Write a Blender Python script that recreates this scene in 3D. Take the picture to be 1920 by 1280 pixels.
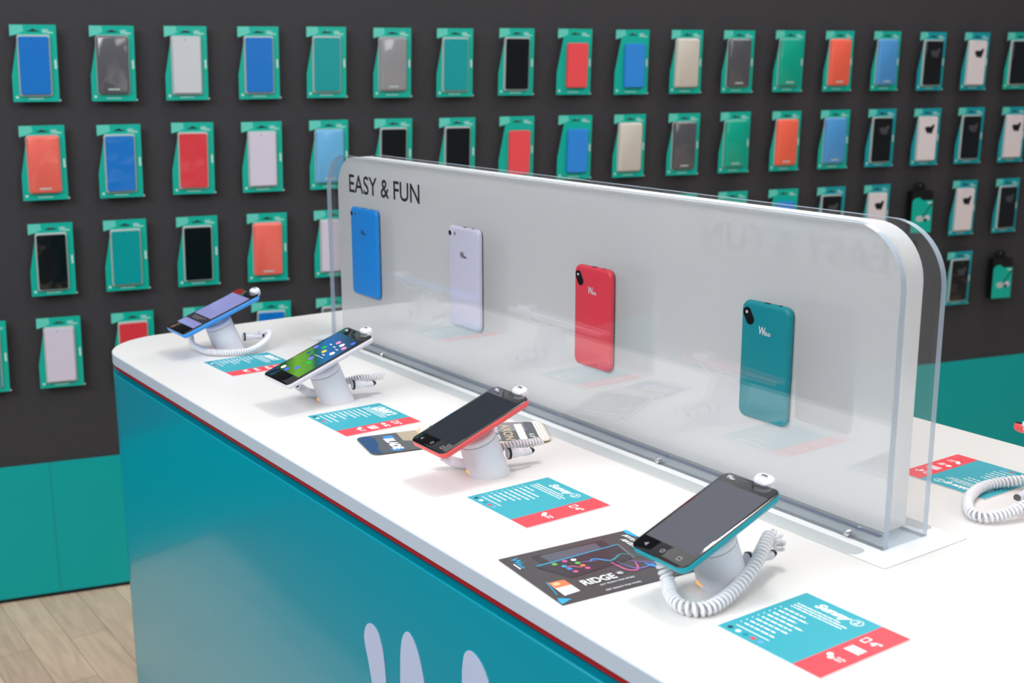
import bpy, bmesh, math, random
from mathutils import Matrix, Vector

# ------------------------------------------------------------------ scene, camera, light
for o in list(bpy.data.objects):
    bpy.data.objects.remove(o)
SC = bpy.context.scene
COL = SC.collection
R = math.radians
S = 0.8            # working units on the counter -> metres
TOP = 0.944        # height of the counter top
K = 0.9            # working units on the wall -> metres
CAMZ = 1.4368
YAW, PITCH, ROLL = -0.9528, 0.2263, -0.0021
PHI = 1.3266       # direction of the back wall
WD = 3.7124 * K

def srgb(r, g, b):
    def f(c):
        c /= 255.0
        return c / 12.92 if c <= 0.04045 else ((c + 0.055) / 1.055) ** 2.4
    return (f(r), f(g), f(b), 1.0)

cd = bpy.data.cameras.new('camera')
cam = bpy.data.objects.new('camera', cd)
COL.objects.link(cam)
fw = Vector((math.sin(YAW) * math.cos(PITCH), math.cos(YAW) * math.cos(PITCH), -math.sin(PITCH)))
rt = Vector((math.cos(YAW), -math.sin(YAW), 0))
up = rt.cross(fw)
r2 = rt * math.cos(ROLL) + up * math.sin(ROLL)
u2 = -rt * math.sin(ROLL) + up * math.cos(ROLL)
m = Matrix((r2, u2, -fw)).transposed().to_4x4()
m.translation = (0, 0, CAMZ)
cam.matrix_world = m
cd.sensor_width = 36.0
cd.lens = 2284.6 * 36.0 / 1920.0
cd.clip_start = 0.05
cd.dof.use_dof = True
cd.dof.focus_distance = 1.5
cd.dof.aperture_fstop = 7.5
SC.camera = cam

SC.view_settings.view_transform = 'Standard'
SC.view_settings.look = 'None'
SC.view_settings.gamma = 1.0
SC.view_settings.use_curve_mapping = False
SC.view_settings.exposure = 0.12

w = bpy.data.worlds.new('world')
SC.world = w
w.use_nodes = True
# trade hall around the stand: bright ceiling overhead, dim at eye level
wt = w.node_tree
tcw = wt.nodes.new('ShaderNodeTexCoord')
sxw = wt.nodes.new('ShaderNodeSeparateXYZ')
rpw = wt.nodes.new('ShaderNodeValToRGB')
wt.links.new(tcw.outputs['Generated'], sxw.inputs[0])
wt.links.new(sxw.outputs['Z'], rpw.inputs[0])
rpw.color_ramp.elements[0].position = 0.10
rpw.color_ramp.elements[0].color = (0.16, 0.17, 0.19, 1)
rpw.color_ramp.elements[1].position = 0.42
rpw.color_ramp.elements[1].color = (0.92, 0.96, 1.0, 1)
wt.links.new(rpw.outputs[0], wt.nodes['Background'].inputs[0])
wt.nodes['Background'].inputs[1].default_value = 0.56

def area(name, loc, target, size, size_y, energy, color=(1, 1, 1)):
    ld = bpy.data.lights.new(name, 'AREA')
    ld.shape = 'RECTANGLE'
    ld.size, ld.size_y, ld.energy, ld.color = size, size_y, energy, color
    o = bpy.data.objects.new(name, ld)
    COL.objects.link(o)
    o.location = loc
    o.rotation_euler = (Vector(target) - Vector(loc)).to_track_quat('-Z', 'Y').to_euler()
    o['kind'] = 'helper'
    return o

area('ceiling_softbox_light', (-1.2, 0.9, 3.5), (-1.3, 1.0, 0.9), 2.2, 1.6, 17, (1, 0.975, 0.95))
area('ceiling_spot_light', (-1.05, 1.15, 2.7), (-1.2, 0.9, 0.9), 0.28, 0.28, 9, (1, 0.96, 0.92))
area('side_fill_light', (1.6, 1.6, 2.5), (-1.0, 1.0, 0.9), 1.6, 1.0, 17, (1, 0.97, 0.94))  # unseen fill, added to brighten the panel's end face
area('wall_washer_light', (-1.9, 3.4, 3.2), (-3.3, 1.5, 1.2), 1.6, 0.5, 20, (1, 0.97, 0.95))
area('aisle_fill_light', (-0.9, -1.6, 2.7), (-1.5, 1.0, 0.7), 2.4, 1.2, 74, (0.93, 0.97, 1.0))  # added front fill for the panel and counter side, no visible source

# ------------------------------------------------------------------ materials
def mat(name, col, rough=0.5, metal=0.0, coat=0.0, emit=None, es=1.0, spec=0.5, trans=0.0, ior=1.45, noise=None):
    m = bpy.data.materials.new(name)
    m.use_nodes = True
    nt = m.node_tree
    b = nt.nodes['Principled BSDF']
    b.inputs['Base Color'].default_value = col
    b.inputs['Roughness'].default_value = rough
    b.inputs['Metallic'].default_value = metal
    b.inputs['Coat Weight'].default_value = coat
    b.inputs['Coat Roughness'].default_value = 0.08
    b.inputs['Specular IOR Level'].default_value = spec
    b.inputs['Transmission Weight'].default_value = trans
    b.inputs['IOR'].default_value = ior
    if emit:
        b.inputs['Emission Color'].default_value = emit
        b.inputs['Emission Strength'].default_value = es
    if noise:
        sc, amt, bump = noise
        tc = nt.nodes.new('ShaderNodeTexCoord')
        n = nt.nodes.new('ShaderNodeTexNoise')
        n.inputs['Scale'].default_value = sc
        n.inputs['Detail'].default_value = 4
        nt.links.new(tc.outputs['Object'], n.inputs['Vector'])
        mx = nt.nodes.new('ShaderNodeMixRGB')
        mx.blend_type = 'MULTIPLY'
        mx.inputs[0].default_value = amt
        mx.inputs[1].default_value = col
        nt.links.new(n.outputs['Fac'], mx.inputs[2])
        nt.links.new(mx.outputs[0], b.inputs['Base Color'])
        if bump:
            bp = nt.nodes.new('ShaderNodeBump')
            bp.inputs['Strength'].default_value = bump
            bp.inputs['Distance'].default_value = 0.0005
            nt.links.new(n.outputs['Fac'], bp.inputs['Height'])
            nt.links.new(bp.outputs[0], b.inputs['Normal'])
    return m

def mat_clear(name):
    """thin clear acrylic faces: see-through with a Fresnel gloss on both faces"""
    m = bpy.data.materials.new(name)
    m.use_nodes = True
    nt = m.node_tree
    nt.nodes.clear()
    out = nt.nodes.new('ShaderNodeOutputMaterial')
    mix = nt.nodes.new('ShaderNodeMixShader')
    tr = nt.nodes.new('ShaderNodeBsdfTransparent')
    tr.inputs[0].default_value = (0.985, 0.985, 0.985, 1)
    gl = nt.nodes.new('ShaderNodeBsdfGlossy')
    gl.inputs['Roughness'].default_value = 0.015
    geo = nt.nodes.new('ShaderNodeNewGeometry')
    mm = nt.nodes.new('ShaderNodeMath')
    mm.operation = 'MULTIPLY_ADD'
    mm.inputs[1].default_value = 1 / 1.72 - 1.72
    mm.inputs[2].default_value = 1.72
    nt.links.new(geo.outputs['Backfacing'], mm.inputs[0])
    # on inner faces the node inverts the index, so feed 1/1.49 there: same reflectance on both sides
    fr = nt.nodes.new('ShaderNodeFresnel')
    nt.links.new(mm.outputs[0], fr.inputs['IOR'])
    nt.links.new(fr.outputs[0], mix.inputs[0])
    nt.links.new(tr.outputs[0], mix.inputs[1])
    nt.links.new(gl.outputs[0], mix.inputs[2])
    nt.links.new(mix.outputs[0], out.inputs[0])
    return m

def mat_edge(name, col, f=0.55):
    """sawn and polished acrylic edge: pale, half see-through"""
    m = bpy.data.materials.new(name)
    m.use_nodes = True
    nt = m.node_tree
    b = nt.nodes['Principled BSDF']
    b.inputs['Base Color'].default_value = col
    b.inputs['Roughness'].default_value = 0.18
    out = nt.nodes['Material Output']
    mix = nt.nodes.new('ShaderNodeMixShader')
    tr = nt.nodes.new('ShaderNodeBsdfTransparent')
    tr.inputs[0].default_value = (0.9, 0.94, 0.96, 1)
    mix.inputs[0].default_value = f
    nt.links.new(tr.outputs[0], mix.inputs[1])
    nt.links.new(b.outputs[0], mix.inputs[2])
    nt.links.new(mix.outputs[0], out.inputs[0])
    return m

def mat_frost(name):
    """opal acrylic block: white scatter plus rough refraction, so things behind show as soft shadows"""
    m = bpy.data.materials.new(name)
    m.use_nodes = True
    nt = m.node_tree
    nt.nodes.clear()
    out = nt.nodes.new('ShaderNodeOutputMaterial')
    d = nt.nodes.new('ShaderNodeBsdfDiffuse')
    d.inputs[0].default_value = (0.91, 0.91, 0.915, 1)
    t = nt.nodes.new('ShaderNodeBsdfTranslucent')
    t.inputs[0].default_value = (0.94, 0.95, 0.97, 1)
    rf = nt.nodes.new('ShaderNodeBsdfRefraction')
    rf.inputs['Roughness'].default_value = 0.30
    rf.inputs['IOR'].default_value = 1.15
    rf.inputs[0].default_value = (0.95, 0.97, 0.98, 1)
    a = nt.nodes.new('ShaderNodeMixShader')
    a.inputs[0].default_value = 0.30
    b = nt.nodes.new('ShaderNodeMixShader')
    b.inputs[0].default_value = 0.38
    nt.links.new(d.outputs[0], a.inputs[1])
    nt.links.new(t.outputs[0], a.inputs[2])
    nt.links.new(a.outputs[0], b.inputs[1])
    nt.links.new(rf.outputs[0], b.inputs[2])
    nt.links.new(b.outputs[0], out.inputs[0])
    return m

def mat_floor():
    m = mat('wood_planks', (0.5, 0.4, 0.3, 1), 0.45)
    nt = m.node_tree
    b = nt.nodes['Principled BSDF']
    tc = nt.nodes.new('ShaderNodeTexCoord')
    br = nt.nodes.new('ShaderNodeTexBrick')
    br.inputs['Scale'].default_value = 1.0
    br.inputs['Brick Width'].default_value = 0.62
    br.inputs['Row Height'].default_value = 0.0955
    br.inputs['Mortar Size'].default_value = 0.0008
    br.inputs['Mortar Smooth'].default_value = 0.3
    br.inputs['Bias'].default_value = 0.0
    br.offset = 0.37
    br.inputs['Color1'].default_value = srgb(250, 218, 188)
    br.inputs['Color2'].default_value = srgb(206, 178, 154)
    br.inputs['Mortar'].default_value = srgb(128, 106, 88)
    mp = nt.nodes.new('ShaderNodeMapping')
    mp.inputs['Location'].default_value = (0.28, 0.026, 0)
    nt.links.new(tc.outputs['Object'], mp.inputs[0])
    nt.links.new(mp.outputs[0], br.inputs['Vector'])
    mp2 = nt.nodes.new('ShaderNodeMapping')
    mp2.inputs['Scale'].default_value = (2.2, 22, 1)
    nt.links.new(tc.outputs['Object'], mp2.inputs[0])
    n = nt.nodes.new('ShaderNodeTexNoise')
    n.inputs['Scale'].default_value = 2.0
    n.inputs['Detail'].default_value = 6
    n.inputs['Distortion'].default_value = 1.2
    nt.links.new(mp2.outputs[0], n.inputs['Vector'])
    rp = nt.nodes.new('ShaderNodeValToRGB')
    rp.color_ramp.elements[0].position = 0.3
    rp.color_ramp.elements[0].color = (0.62, 0.60, 0.60, 1)
    rp.color_ramp.elements[1].position = 0.65
    rp.color_ramp.elements[1].color = (1, 1, 1, 1)
    nt.links.new(n.outputs['Fac'], rp.inputs[0])
    mx = nt.nodes.new('ShaderNodeMixRGB')
    mx.blend_type = 'MULTIPLY'
    mx.inputs[0].default_value = 0.6
    nt.links.new(br.outputs['Color'], mx.inputs[1])
    nt.links.new(rp.outputs[0], mx.inputs[2])
    nt.links.new(mx.outputs[0], b.inputs['Base Color'])
    return m

def mat_wallpaper(name, stops, strength, axis='Y'):
    """lit phone screen with a picture of its own made from a gradient"""
    m = bpy.data.materials.new(name)
    m.use_nodes = True
    nt = m.node_tree
    b = nt.nodes['Principled BSDF']
    b.inputs['Base Color'].default_value = (0.01, 0.01, 0.01, 1)
    b.inputs['Roughness'].default_value = 0.06
    tc = nt.nodes.new('ShaderNodeTexCoord')
    mp = nt.nodes.new('ShaderNodeMapping')
    mp.inputs['Rotation'].default_value = (0, 0, R(28))
    nt.links.new(tc.outputs['Object'], mp.inputs[0])
    sx = nt.nodes.new('ShaderNodeSeparateXYZ')
    nt.links.new(mp.outputs[0], sx.inputs[0])
    ma = nt.nodes.new('ShaderNodeMath')
    ma.operation = 'MULTIPLY_ADD'
    ma.inputs[1].default_value = 1 / 0.13
    ma.inputs[2].default_value = 0.5
    nt.links.new(sx.outputs[axis], ma.inputs[0])
    rp = nt.nodes.new('ShaderNodeValToRGB')
    el = rp.color_ramp.elements
    el[0].position, el[0].color = stops[0]
    el[1].position, el[1].color = stops[-1]
    for p, c in stops[1:-1]:
        e = el.new(p)
        e.color = c
    nt.links.new(ma.outputs[0], rp.inputs[0])
    nt.links.new(rp.outputs[0], b.inputs['Emission Color'])
    b.inputs['Emission Strength'].default_value = strength
    return m

M = {}
M['wall'] = mat('charcoal_wall', srgb(56, 54, 57), 0.75, noise=(60, 0.25, 0.3))
M['plinth'] = mat('teal_plinth', srgb(0, 162, 160), 0.45, spec=0.3)
M['dark'] = mat('dark_gap', srgb(14, 18, 20), 0.7)
M['floor'] = mat_floor()
M['top'] = mat('white_laminate', srgb(232, 229, 226), 0.32, noise=(300, 0.03, 0.05))
M['shaded_edge'] = mat('white_laminate_shaded_edge', srgb(186, 196, 208), 0.4)  # white slab's edge: its weaker light is put into the grey
M['red_line'] = mat('red_edge', srgb(150, 20, 30), 0.4)
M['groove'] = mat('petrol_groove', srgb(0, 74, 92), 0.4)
M['body'] = mat('teal_lacquer', srgb(0, 147, 168), 0.26, coat=0.35)
M['emblem'] = mat('pale_lilac_vinyl', srgb(186, 196, 222), 0.35)
M['clear'] = mat_clear('clear_acrylic')
M['edge'] = mat_edge('acrylic_edge', srgb(176, 190, 206), 0.72)
M['spacer'] = mat_edge('acrylic_spacer', srgb(240, 242, 246), 0.22)
M['reflection_tint'] = mat_edge('acrylic_reflection_line', srgb(96, 108, 140), 0.7)
M['frost'] = mat_frost('opal_acrylic')
M['plate'] = mat('white_gloss_plate', srgb(250, 250, 250), 0.12)
M['plate_shade'] = mat('grey_gloss_shadow', srgb(196, 200, 200), 0.2)
M['seam'] = mat('seam_grey', srgb(150, 145, 145), 0.6)
M['chrome'] = mat('chrome', srgb(225, 225, 228), 0.15, metal=1.0)
M['ink'] = mat('black_ink', srgb(8, 22, 30), 0.5)
M['white'] = mat('white_plastic', srgb(226, 226, 234), 0.38)
M['white_ink'] = mat('white_ink', srgb(245, 248, 248), 0.5)
M['cord'] = mat('white_cord', srgb(234, 234, 238), 0.45)
M['black'] = mat('black_plastic', srgb(16, 16, 18), 0.35)
M['bezel'] = mat('black_glass', srgb(10, 12, 14), 0.05, coat=0.6)
M['seam_dark'] = mat('dark_seam', srgb(60, 60, 66), 0.6)
M['led'] = mat('orange_led', srgb(255, 150, 20), 0.4, emit=srgb(255, 150, 10), es=1.3)
M['screen_off_glow'] = mat('dark_screen_glow', srgb(70, 72, 80), 0.12, emit=srgb(120, 112, 120), es=0.08, coat=0.5)  # off screen: grey and faint glow stand for the reflected ceiling
M['screen_off_glow2'] = mat('darker_screen_glow', srgb(36, 40, 46), 0.1, emit=srgb(60, 62, 70), es=0.2, coat=0.5)  # also off, its ceiling reflection given as a dim glow
M['screen_lilac'] = mat('lilac_screen', (0.01, 0.01, 0.01, 1), 0.08, emit=srgb(150, 152, 214), es=0.85)
M['screen_bar'] = mat('screen_dark_bar', (0.01, 0.01, 0.01, 1), 0.08, emit=srgb(52, 50, 62), es=0.8)
M['screen_text'] = mat('screen_grey_text', (0.01, 0.01, 0.01, 1), 0.3, emit=srgb(150, 150, 160), es=0.7)
M['screen_paper'] = mat_wallpaper('blue_green_screen', [(0.10, srgb(30, 95, 40)), (0.25, srgb(120, 190, 50)), (0.42, srgb(90, 170, 60)), (0.47, srgb(0, 110, 90)), (0.60, srgb(40, 125, 200)), (0.78, srgb(50, 110, 160)), (0.95, srgb(40, 60, 70))], 0.75)
for n, c in dict(blue=(60, 90, 220), pink=(230, 120, 160), white=(235, 235, 240), green=(20, 150, 60), gold=(220, 170, 50), slate=(40, 70, 90), violet=(110, 90, 220)).items():
    M['app_' + n] = mat('app_' + n, srgb(*c), 0.2, emit=srgb(*c), es=0.7)
M['shell_teal'] = mat('teal_shell', srgb(0, 160, 175), 0.34)
M['shell_coral'] = mat('coral_shell', srgb(238, 92, 92), 0.34)
M['shell_white'] = mat('white_shell', srgb(228, 224, 234), 0.3)
M['shell_blue'] = mat('blue_shell', srgb(60, 150, 232), 0.34)
M['back_blue'] = mat('blue_back_cover', srgb(20, 150, 240), 0.42, noise=(900, 0.12, 0.2))
M['back_white'] = mat('white_back_cover', srgb(214, 212, 232), 0.35)
M['back_red'] = mat('red_back_cover', srgb(236, 66, 84), 0.42, noise=(900, 0.12, 0.2))
M['back_teal'] = mat('teal_back_cover', srgb(0, 146, 158), 0.42, noise=(900, 0.12, 0.2))
M['side_red'] = mat('coral_frame', srgb(244, 92, 100), 0.35)
M['lens'] = mat('camera_lens', srgb(14, 16, 20), 0.1, coat=1)
M['flash'] = mat('flash_lens', srgb(200, 200, 190), 0.2)
M['silver_ink'] = mat('silver_ink', srgb(215, 215, 220), 0.3)
M['card_teal'] = mat('turquoise_print', srgb(52, 165, 180), 0.45)
M['card_red'] = mat('coral_print', srgb(238, 72, 82), 0.45)
M['card_white'] = mat('white_card', srgb(244, 244, 244), 0.5)
M['dot_navy'] = mat('navy_dot', srgb(20, 48, 66), 0.5)
M['dot_teal'] = mat('teal_dot', srgb(0, 140, 158), 0.5)
M['dot_sky'] = mat('sky_dot', srgb(108, 170, 220), 0.5)
M['fly_dark'] = mat('charcoal_print', srgb(76, 72, 74), 0.3)
M['fly_cyan'] = mat('cyan_print', srgb(50, 168, 214), 0.35)
M['fly_slate'] = mat('slate_print', srgb(92, 92, 104), 0.3)
M['fly_phone'] = mat('near_black_print', srgb(62, 58, 64), 0.25)
M['fly_pink'] = mat('pink_print', srgb(206, 96, 152), 0.35)
M['fly_violet'] = mat('violet_print', srgb(128, 108, 180), 0.35)
M['fly_blue'] = mat('azure_print', srgb(66, 142, 208), 0.35)
M['fly_mint'] = mat('mint_print', srgb(70, 150, 130), 0.35)
M['fly_orange'] = mat('orange_print', srgb(255, 128, 80), 0.4)
M['fly_lime'] = mat('lime_print', srgb(110, 190, 90), 0.4)
M['gold_ink'] = mat('gold_print', srgb(206, 186, 150), 0.4)
M['grey_mid'] = mat('mid_grey_print', srgb(140, 134, 140), 0.35)
M['leaf_dark'] = mat('slate_grey_print', srgb(88, 92, 94), 0.35)
M['leaf_blue'] = mat('deep_blue_print', srgb(34, 74, 116), 0.35)
M['leaf_sand'] = mat('sand_print', srgb(180, 164, 140), 0.35)
M['leaf_peach'] = mat('peach_print', srgb(240, 196, 160), 0.35)
# packs on the wall
M['pack'] = mat('teal_hang_card', srgb(0, 172, 152), 0.35)
M['pack_sheen'] = mat('pale_teal_plastic_sheen', srgb(96, 200, 182), 0.3)
M['pack_blue'] = mat('bluish_teal_hang_card', srgb(0, 152, 162), 0.35)
M['pack_ink'] = mat('faint_white_print', srgb(190, 226, 218), 0.4)
M['rim'] = mat('clear_tray_rim', srgb(178, 190, 186), 0.15)
for n, c, rg in [('blue', (0, 112, 196), .35), ('clear_dark', (92, 92, 98), .12), ('grey_white', (196, 200, 204), .4), ('teal', (0, 150, 152), .32),
                 ('clear_grey', (146, 146, 150), .12), ('black', (12, 14, 16), .14), ('red', (232, 72, 78), .5), ('azure', (38, 132, 216), .5),
                 ('beige', (206, 198, 186), .45), ('smoke', (84, 84, 88), .15), ('green', (0, 166, 138), .3), ('orange', (248, 104, 78), .35),
                 ('sky', (78, 152, 214), .35), ('white', (226, 214, 216), .4), ('coral', (238, 106, 92), .3), ('lilac', (206, 198, 214), .4),
                 ('crimson', (214, 52, 60), .35), ('light_blue', (104, 176, 222), .3)]:
    M['case_' + n] = mat('case_' + n, srgb(*c), rg, coat=0.25)
for n in list(M):
    if n.startswith('case_'):
        nt = M[n].node_tree
        tc_ = nt.nodes.new('ShaderNodeTexCoord'); ns_ = nt.nodes.new('ShaderNodeTexNoise'); bp_ = nt.nodes.new('ShaderNodeBump')
        oi_ = nt.nodes.new('ShaderNodeObjectInfo'); mp_ = nt.nodes.new('ShaderNodeVectorMath'); mp_.operation = 'ADD'
        cx_ = nt.nodes.new('ShaderNodeMath'); cx_.operation = 'MULTIPLY'; cx_.inputs[1].default_value = 9.0
        nt.links.new(oi_.outputs['Random'], cx_.inputs[0])
        nt.links.new(tc_.outputs['Object'], mp_.inputs[0]); nt.links.new(cx_.outputs[0], mp_.inputs[1])
        nt.links.new(mp_.outputs[0], ns_.inputs['Vector'])
        ns_.inputs['Scale'].default_value = 15.0; ns_.inputs['Detail'].default_value = 1.5
        bp_.inputs['Strength'].default_value = 0.9; bp_.inputs['Distance'].default_value = 0.006
        nt.links.new(ns_.outputs['Fac'], bp_.inputs['Height'])
        b_ = nt.nodes['Principled BSDF']
        nt.links.new(bp_.outputs[0], b_.inputs['Coat Normal'])
        b_.inputs['Coat Weight'].default_value = 0.9 if n in ('case_blue', 'case_teal', 'case_clear_dark', 'case_clear_grey', 'case_black', 'case_crimson', 'case_smoke', 'case_coral') else 0.35
M['film'] = mat('plastic_film_glint', srgb(200, 205, 210), 0.1)
M['w_ink'] = mat('dark_window', srgb(30, 30, 34), 0.2)

# ------------------------------------------------------------------ mesh builder
def rrect(w, h, r, n=6, cx=0.0, cy=0.0):
    r = max(r, 1e-5)
    P = []
    for (sx, sy, a0) in ((1, -1, -90), (1, 1, 0), (-1, 1, 90), (-1, -1, 180)):
        ox, oy = cx + sx * (w / 2 - r), cy + sy * (h / 2 - r)
        for k in range(n + 1):
            a = R(a0 + 90.0 * k / n)
            P.append((ox + r * math.cos(a), oy + r * math.sin(a)))
    return P

def ellipse(rx, ry, n=24, cx=0, cy=0):
    return [(cx + rx * math.cos(2 * math.pi * k / n), cy + ry * math.sin(2 * math.pi * k / n)) for k in range(n)]

_TX = {}
def text_mesh(s, bold=0.0):
    key = (s, bold)
    if key not in _TX:
        cu = bpy.data.curves.new('txt', 'FONT')
        cu.body = s
        cu.offset = bold
        cu.resolution_u = 4
        ob = bpy.data.objects.new('txt', cu)
        COL.objects.link(ob)
        dg = bpy.context.evaluated_depsgraph_get()
        me = bpy.data.meshes.new_from_object(ob.evaluated_get(dg))
        v = [tuple(x.co) for x in me.vertices]
        f = [tuple(p.vertices) for p in me.polygons]
        bpy.data.objects.remove(ob)
        bpy.data.curves.remove(cu)
        bpy.data.meshes.remove(me)
        _TX[key] = (v, f)
    return _TX[key]

class MB:
    def __init__(s):
        s.V, s.F, s.I, s.mats = [], [], [], []
    def mi(s, m):
        m = M[m] if isinstance(m, str) else m
        if m not in s.mats:
            s.mats.append(m)
        return s.mats.index(m)
    def add(s, V, F, m, T=None):
        b = len(s.V)
        i = s.mi(m)
        for v in V:
            v = Vector((v[0], v[1], v[2] if len(v) > 2 else 0))
            s.V.append(T @ v if T else v)
        for f in F:
            s.F.append([b + k for k in f])
            s.I.append(i)
        return s
    def loft(s, loops, m, T=None, cap0=True, cap1=True, side=None):
        n = len(loops[0])
        V = [p for l in loops for p in l]
        F = []
        for a in range(len(loops) - 1):
            for k in range(n):
                k2 = (k + 1) % n
                F.append((a * n + k, a * n + k2, (a + 1) * n + k2, (a + 1) * n + k))
        if side:
            s.add(V, F, side, T)
            F = []
            b = len(s.V) - len(V)
            i = s.mi(m)
            if cap0:
                s.F.append([b + k for k in reversed(range(n))]); s.I.append(i)
            if cap1:
                s.F.append([b + (len(loops) - 1) * n + k for k in range(n)]); s.I.append(i)
            return s
        if cap0:
            F.append(tuple(reversed(range(n))))
        if cap1:
            F.append(tuple((len(loops) - 1) * n + k for k in range(n)))
        return s.add(V, F, m, T)
    def prism(s, poly, z0, z1, m, T=None, side=None):
        return s.loft([[(x, y, z0) for x, y in poly], [(x, y, z1) for x, y in poly]], m, T, side=side)
    def flat(s, poly, z, m, T=None):
        return s.add([(x, y, z) for x, y in poly], [tuple(range(len(poly)))], m, T)
    def slab(s, w, h, r, prof, m, T=None, cx=0, cy=0, n=6):
        return s.loft([[(x, y, z) for x, y in rrect(w - 2 * i, h - 2 * i, r - i * 0.8, n, cx, cy)] for i, z in prof], m, T)
    def box(s, x0, x1, y0, y1, z0, z1, m, T=None):
        return s.prism([(x0, y0), (x1, y0), (x1, y1), (x0, y1)], z0, z1, m, T)
    def tube(s, pts, r, m, n=8, T=None, caps=True):
        P = [Vector(p) for p in pts]
        t0 = (P[1] - P[0]).normalized()
        u = t0.orthogonal().normalized()
        loops = []
        for i, p in enumerate(P):
            t = (P[min(i + 1, len(P) - 1)] - P[max(i - 1, 0)]).normalized()
            u = (u - t * u.dot(t)).normalized()
            v = t.cross(u)
            rr = r[i] if isinstance(r, (list, tuple)) else r
            loops.append([p + (u * math.cos(2 * math.pi * k / n) + v * math.sin(2 * math.pi * k / n)) * rr for k in range(n)])
        return s.loft(loops, m, T, cap0=caps, cap1=caps)
    def text(s, t, x0, y0, x1, y1, z, m, T=None, bold=0.0, slant=0.0, rot=0):
        V, F = text_mesh(t, bold)
        if not V:
            return s
        a0, a1 = min(v[0] for v in V), max(v[0] for v in V)
        b0, b1 = min(v[1] for v in V), max(v[1] for v in V)
        W, H = x1 - x0, y1 - y0
        out = []
        for v in V:
            a, b = (v[0] - a0) / (a1 - a0), (v[1] - b0) / (b1 - b0)
            if rot == 90:
                out.append((x1 - b * W, y0 + a * H, z))
            elif rot == -90:
                out.append((x0 + b * W, y1 - a * H, z))
            elif rot == 180:
                out.append((x1 - a * W, y1 - b * H, z))
            else:
                out.append((x0 + a * W + slant * (b - 0.5) * H, y0 + b * H, z))
        return s.add(out, F, m, T)
    def logo(s, x0, y0, w, h, z, m, T=None, rot=0):
        """big W followed by small letters; (x0, y0) lower corner of a w x h box in unrotated reading"""
        s.text('W', x0, y0, x0 + 0.56 * w, y0 + h, z, m, T, bold=0.015, slant=0.12)
        s.text('iko', x0 + 0.50 * w, y0, x0 + w, y0 + 0.58 * h, z, m, T, bold=0.02)
        return s
    def build(s, name, parent=None, smooth=35, loc=None):
        me = bpy.data.meshes.new(name)
        me.from_pydata([tuple(v) for v in s.V], [], s.F)
        for x in s.mats:
            me.materials.append(x)
        me.polygons.foreach_set('material_index', s.I)
        bm = bmesh.new()
        bm.from_mesh(me)
        bmesh.ops.recalc_face_normals(bm, faces=[f for f in bm.faces if any(len(e.link_faces) > 1 for e in f.edges)])
        bm.to_mesh(me)
        bm.free()
        me.shade_smooth()
        me.set_sharp_from_angle(angle=R(smooth))
        o = bpy.data.objects.new(name, me)
        COL.objects.link(o)
        if parent:
            o.parent = parent
        if loc:
            o.location = loc
        return o

def tag(o, label=None, cat=None, group=None, kind=None):
    if label: o['label'] = label
    if cat: o['category'] = cat
    if group: o['group'] = group
    if kind: o['kind'] = kind
    return o

def thing(name, loc, label, cat, rz=0.0, group=None):
    o = bpy.data.objects.new(name, None)
    o.empty_display_size = 0.03
    COL.objects.link(o)
    o.location = loc
    o.rotation_euler = (0, 0, rz)
    return tag(o, label, cat, group)

def copy_tree(o, parent=None):
    c = o.copy()
    COL.objects.link(c)
    c.parent = parent
    for ch in [x for x in KIDS.get(o, [])]:
        copy_tree(ch, c)
    return c
KIDS = {}

def spline(pts, n=12):
    P = [Vector(p) for p in pts]
    P = [P[0] * 2 - P[1]] + P + [P[-1] * 2 - P[-2]]
    out = []
    for i in range(1, len(P) - 2):
        a, b, c, d = P[i - 1], P[i], P[i + 1], P[i + 2]
        for k in range(n):
            t = k / n
            out.append(0.5 * ((2 * b) + (c - a) * t + (2 * a - 5 * b + 4 * c - d) * t * t + (3 * b - a - 3 * c + d) * t ** 3))
    out.append(P[-2])
    return out

def coil(path, rad, wire, pitch, seg=10):
    P = spline(path, 20)
    L = [0.0]
    for i in range(1, len(P)):
        L.append(L[-1] + (P[i] - P[i - 1]).length)
    tot = L[-1]
    n = int(tot / pitch * seg)
    out = []
    j = 0
    u = None
    for k in range(n + 1):
        s_ = tot * k / n
        while j < len(P) - 2 and L[j + 1] < s_:
            j += 1
        f = (s_ - L[j]) / max(L[j + 1] - L[j], 1e-9)
        p = P[j].lerp(P[j + 1], f)
        t = (P[j + 1] - P[j]).normalized()
        if u is None:
            u = t.orthogonal().normalized()
        u = (u - t * u.dot(t)).normalized()
        v = t.cross(u)
        a = 2 * math.pi * k / seg
        out.append(p + (u * math.cos(a) + v * math.sin(a)) * rad)
    return out

def TB(x, y, z=0.0):
    return Vector((x * S, y * S, TOP + z * S))

# ------------------------------------------------------------------ setting
wx = Vector((math.cos(PHI), math.sin(PHI), 0))
wn = Vector((-math.sin(PHI), math.cos(PHI), 0))
WO = 0.028
def WL(u, z, off=0.0):
    p = wn * (WD - off) + wx * (u * K)
    p.z = CAMZ + (z - 0.616) * K
    return p
ZP = CAMZ + (-0.553 - 0.616) * K
wall = MB()
WT = Matrix.Translation(wn * (WD + WO)) @ Matrix.Rotation(PHI, 4, 'Z')
wall.box(-2.4, 5.2, 0.0, 0.1, ZP, 3.2, 'wall', WT)
wo = tag(wall.build('wall_back'), kind='structure')
pl = MB()
pl.box(-2.4, 5.2, -0.004, 0.1, 0.012, ZP, 'plinth', WT)
for xx in (-0.02, 1.22, 2.46, 3.70, -1.26):
    pl.box(xx - 0.001, xx + 0.001, -0.0045, 0.0, 0.012, ZP, mat('plinth_joint', srgb(0, 140, 132), 0.5), WT)
tag(pl.build('wall_base'), kind='structure')
sk = MB()
sk.box(-2.4, 5.2, 0.001, 0.1, 0.0, 0.012, 'dark', WT)
tag(sk.build('trim_1'), kind='structure')
fl = MB()
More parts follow.
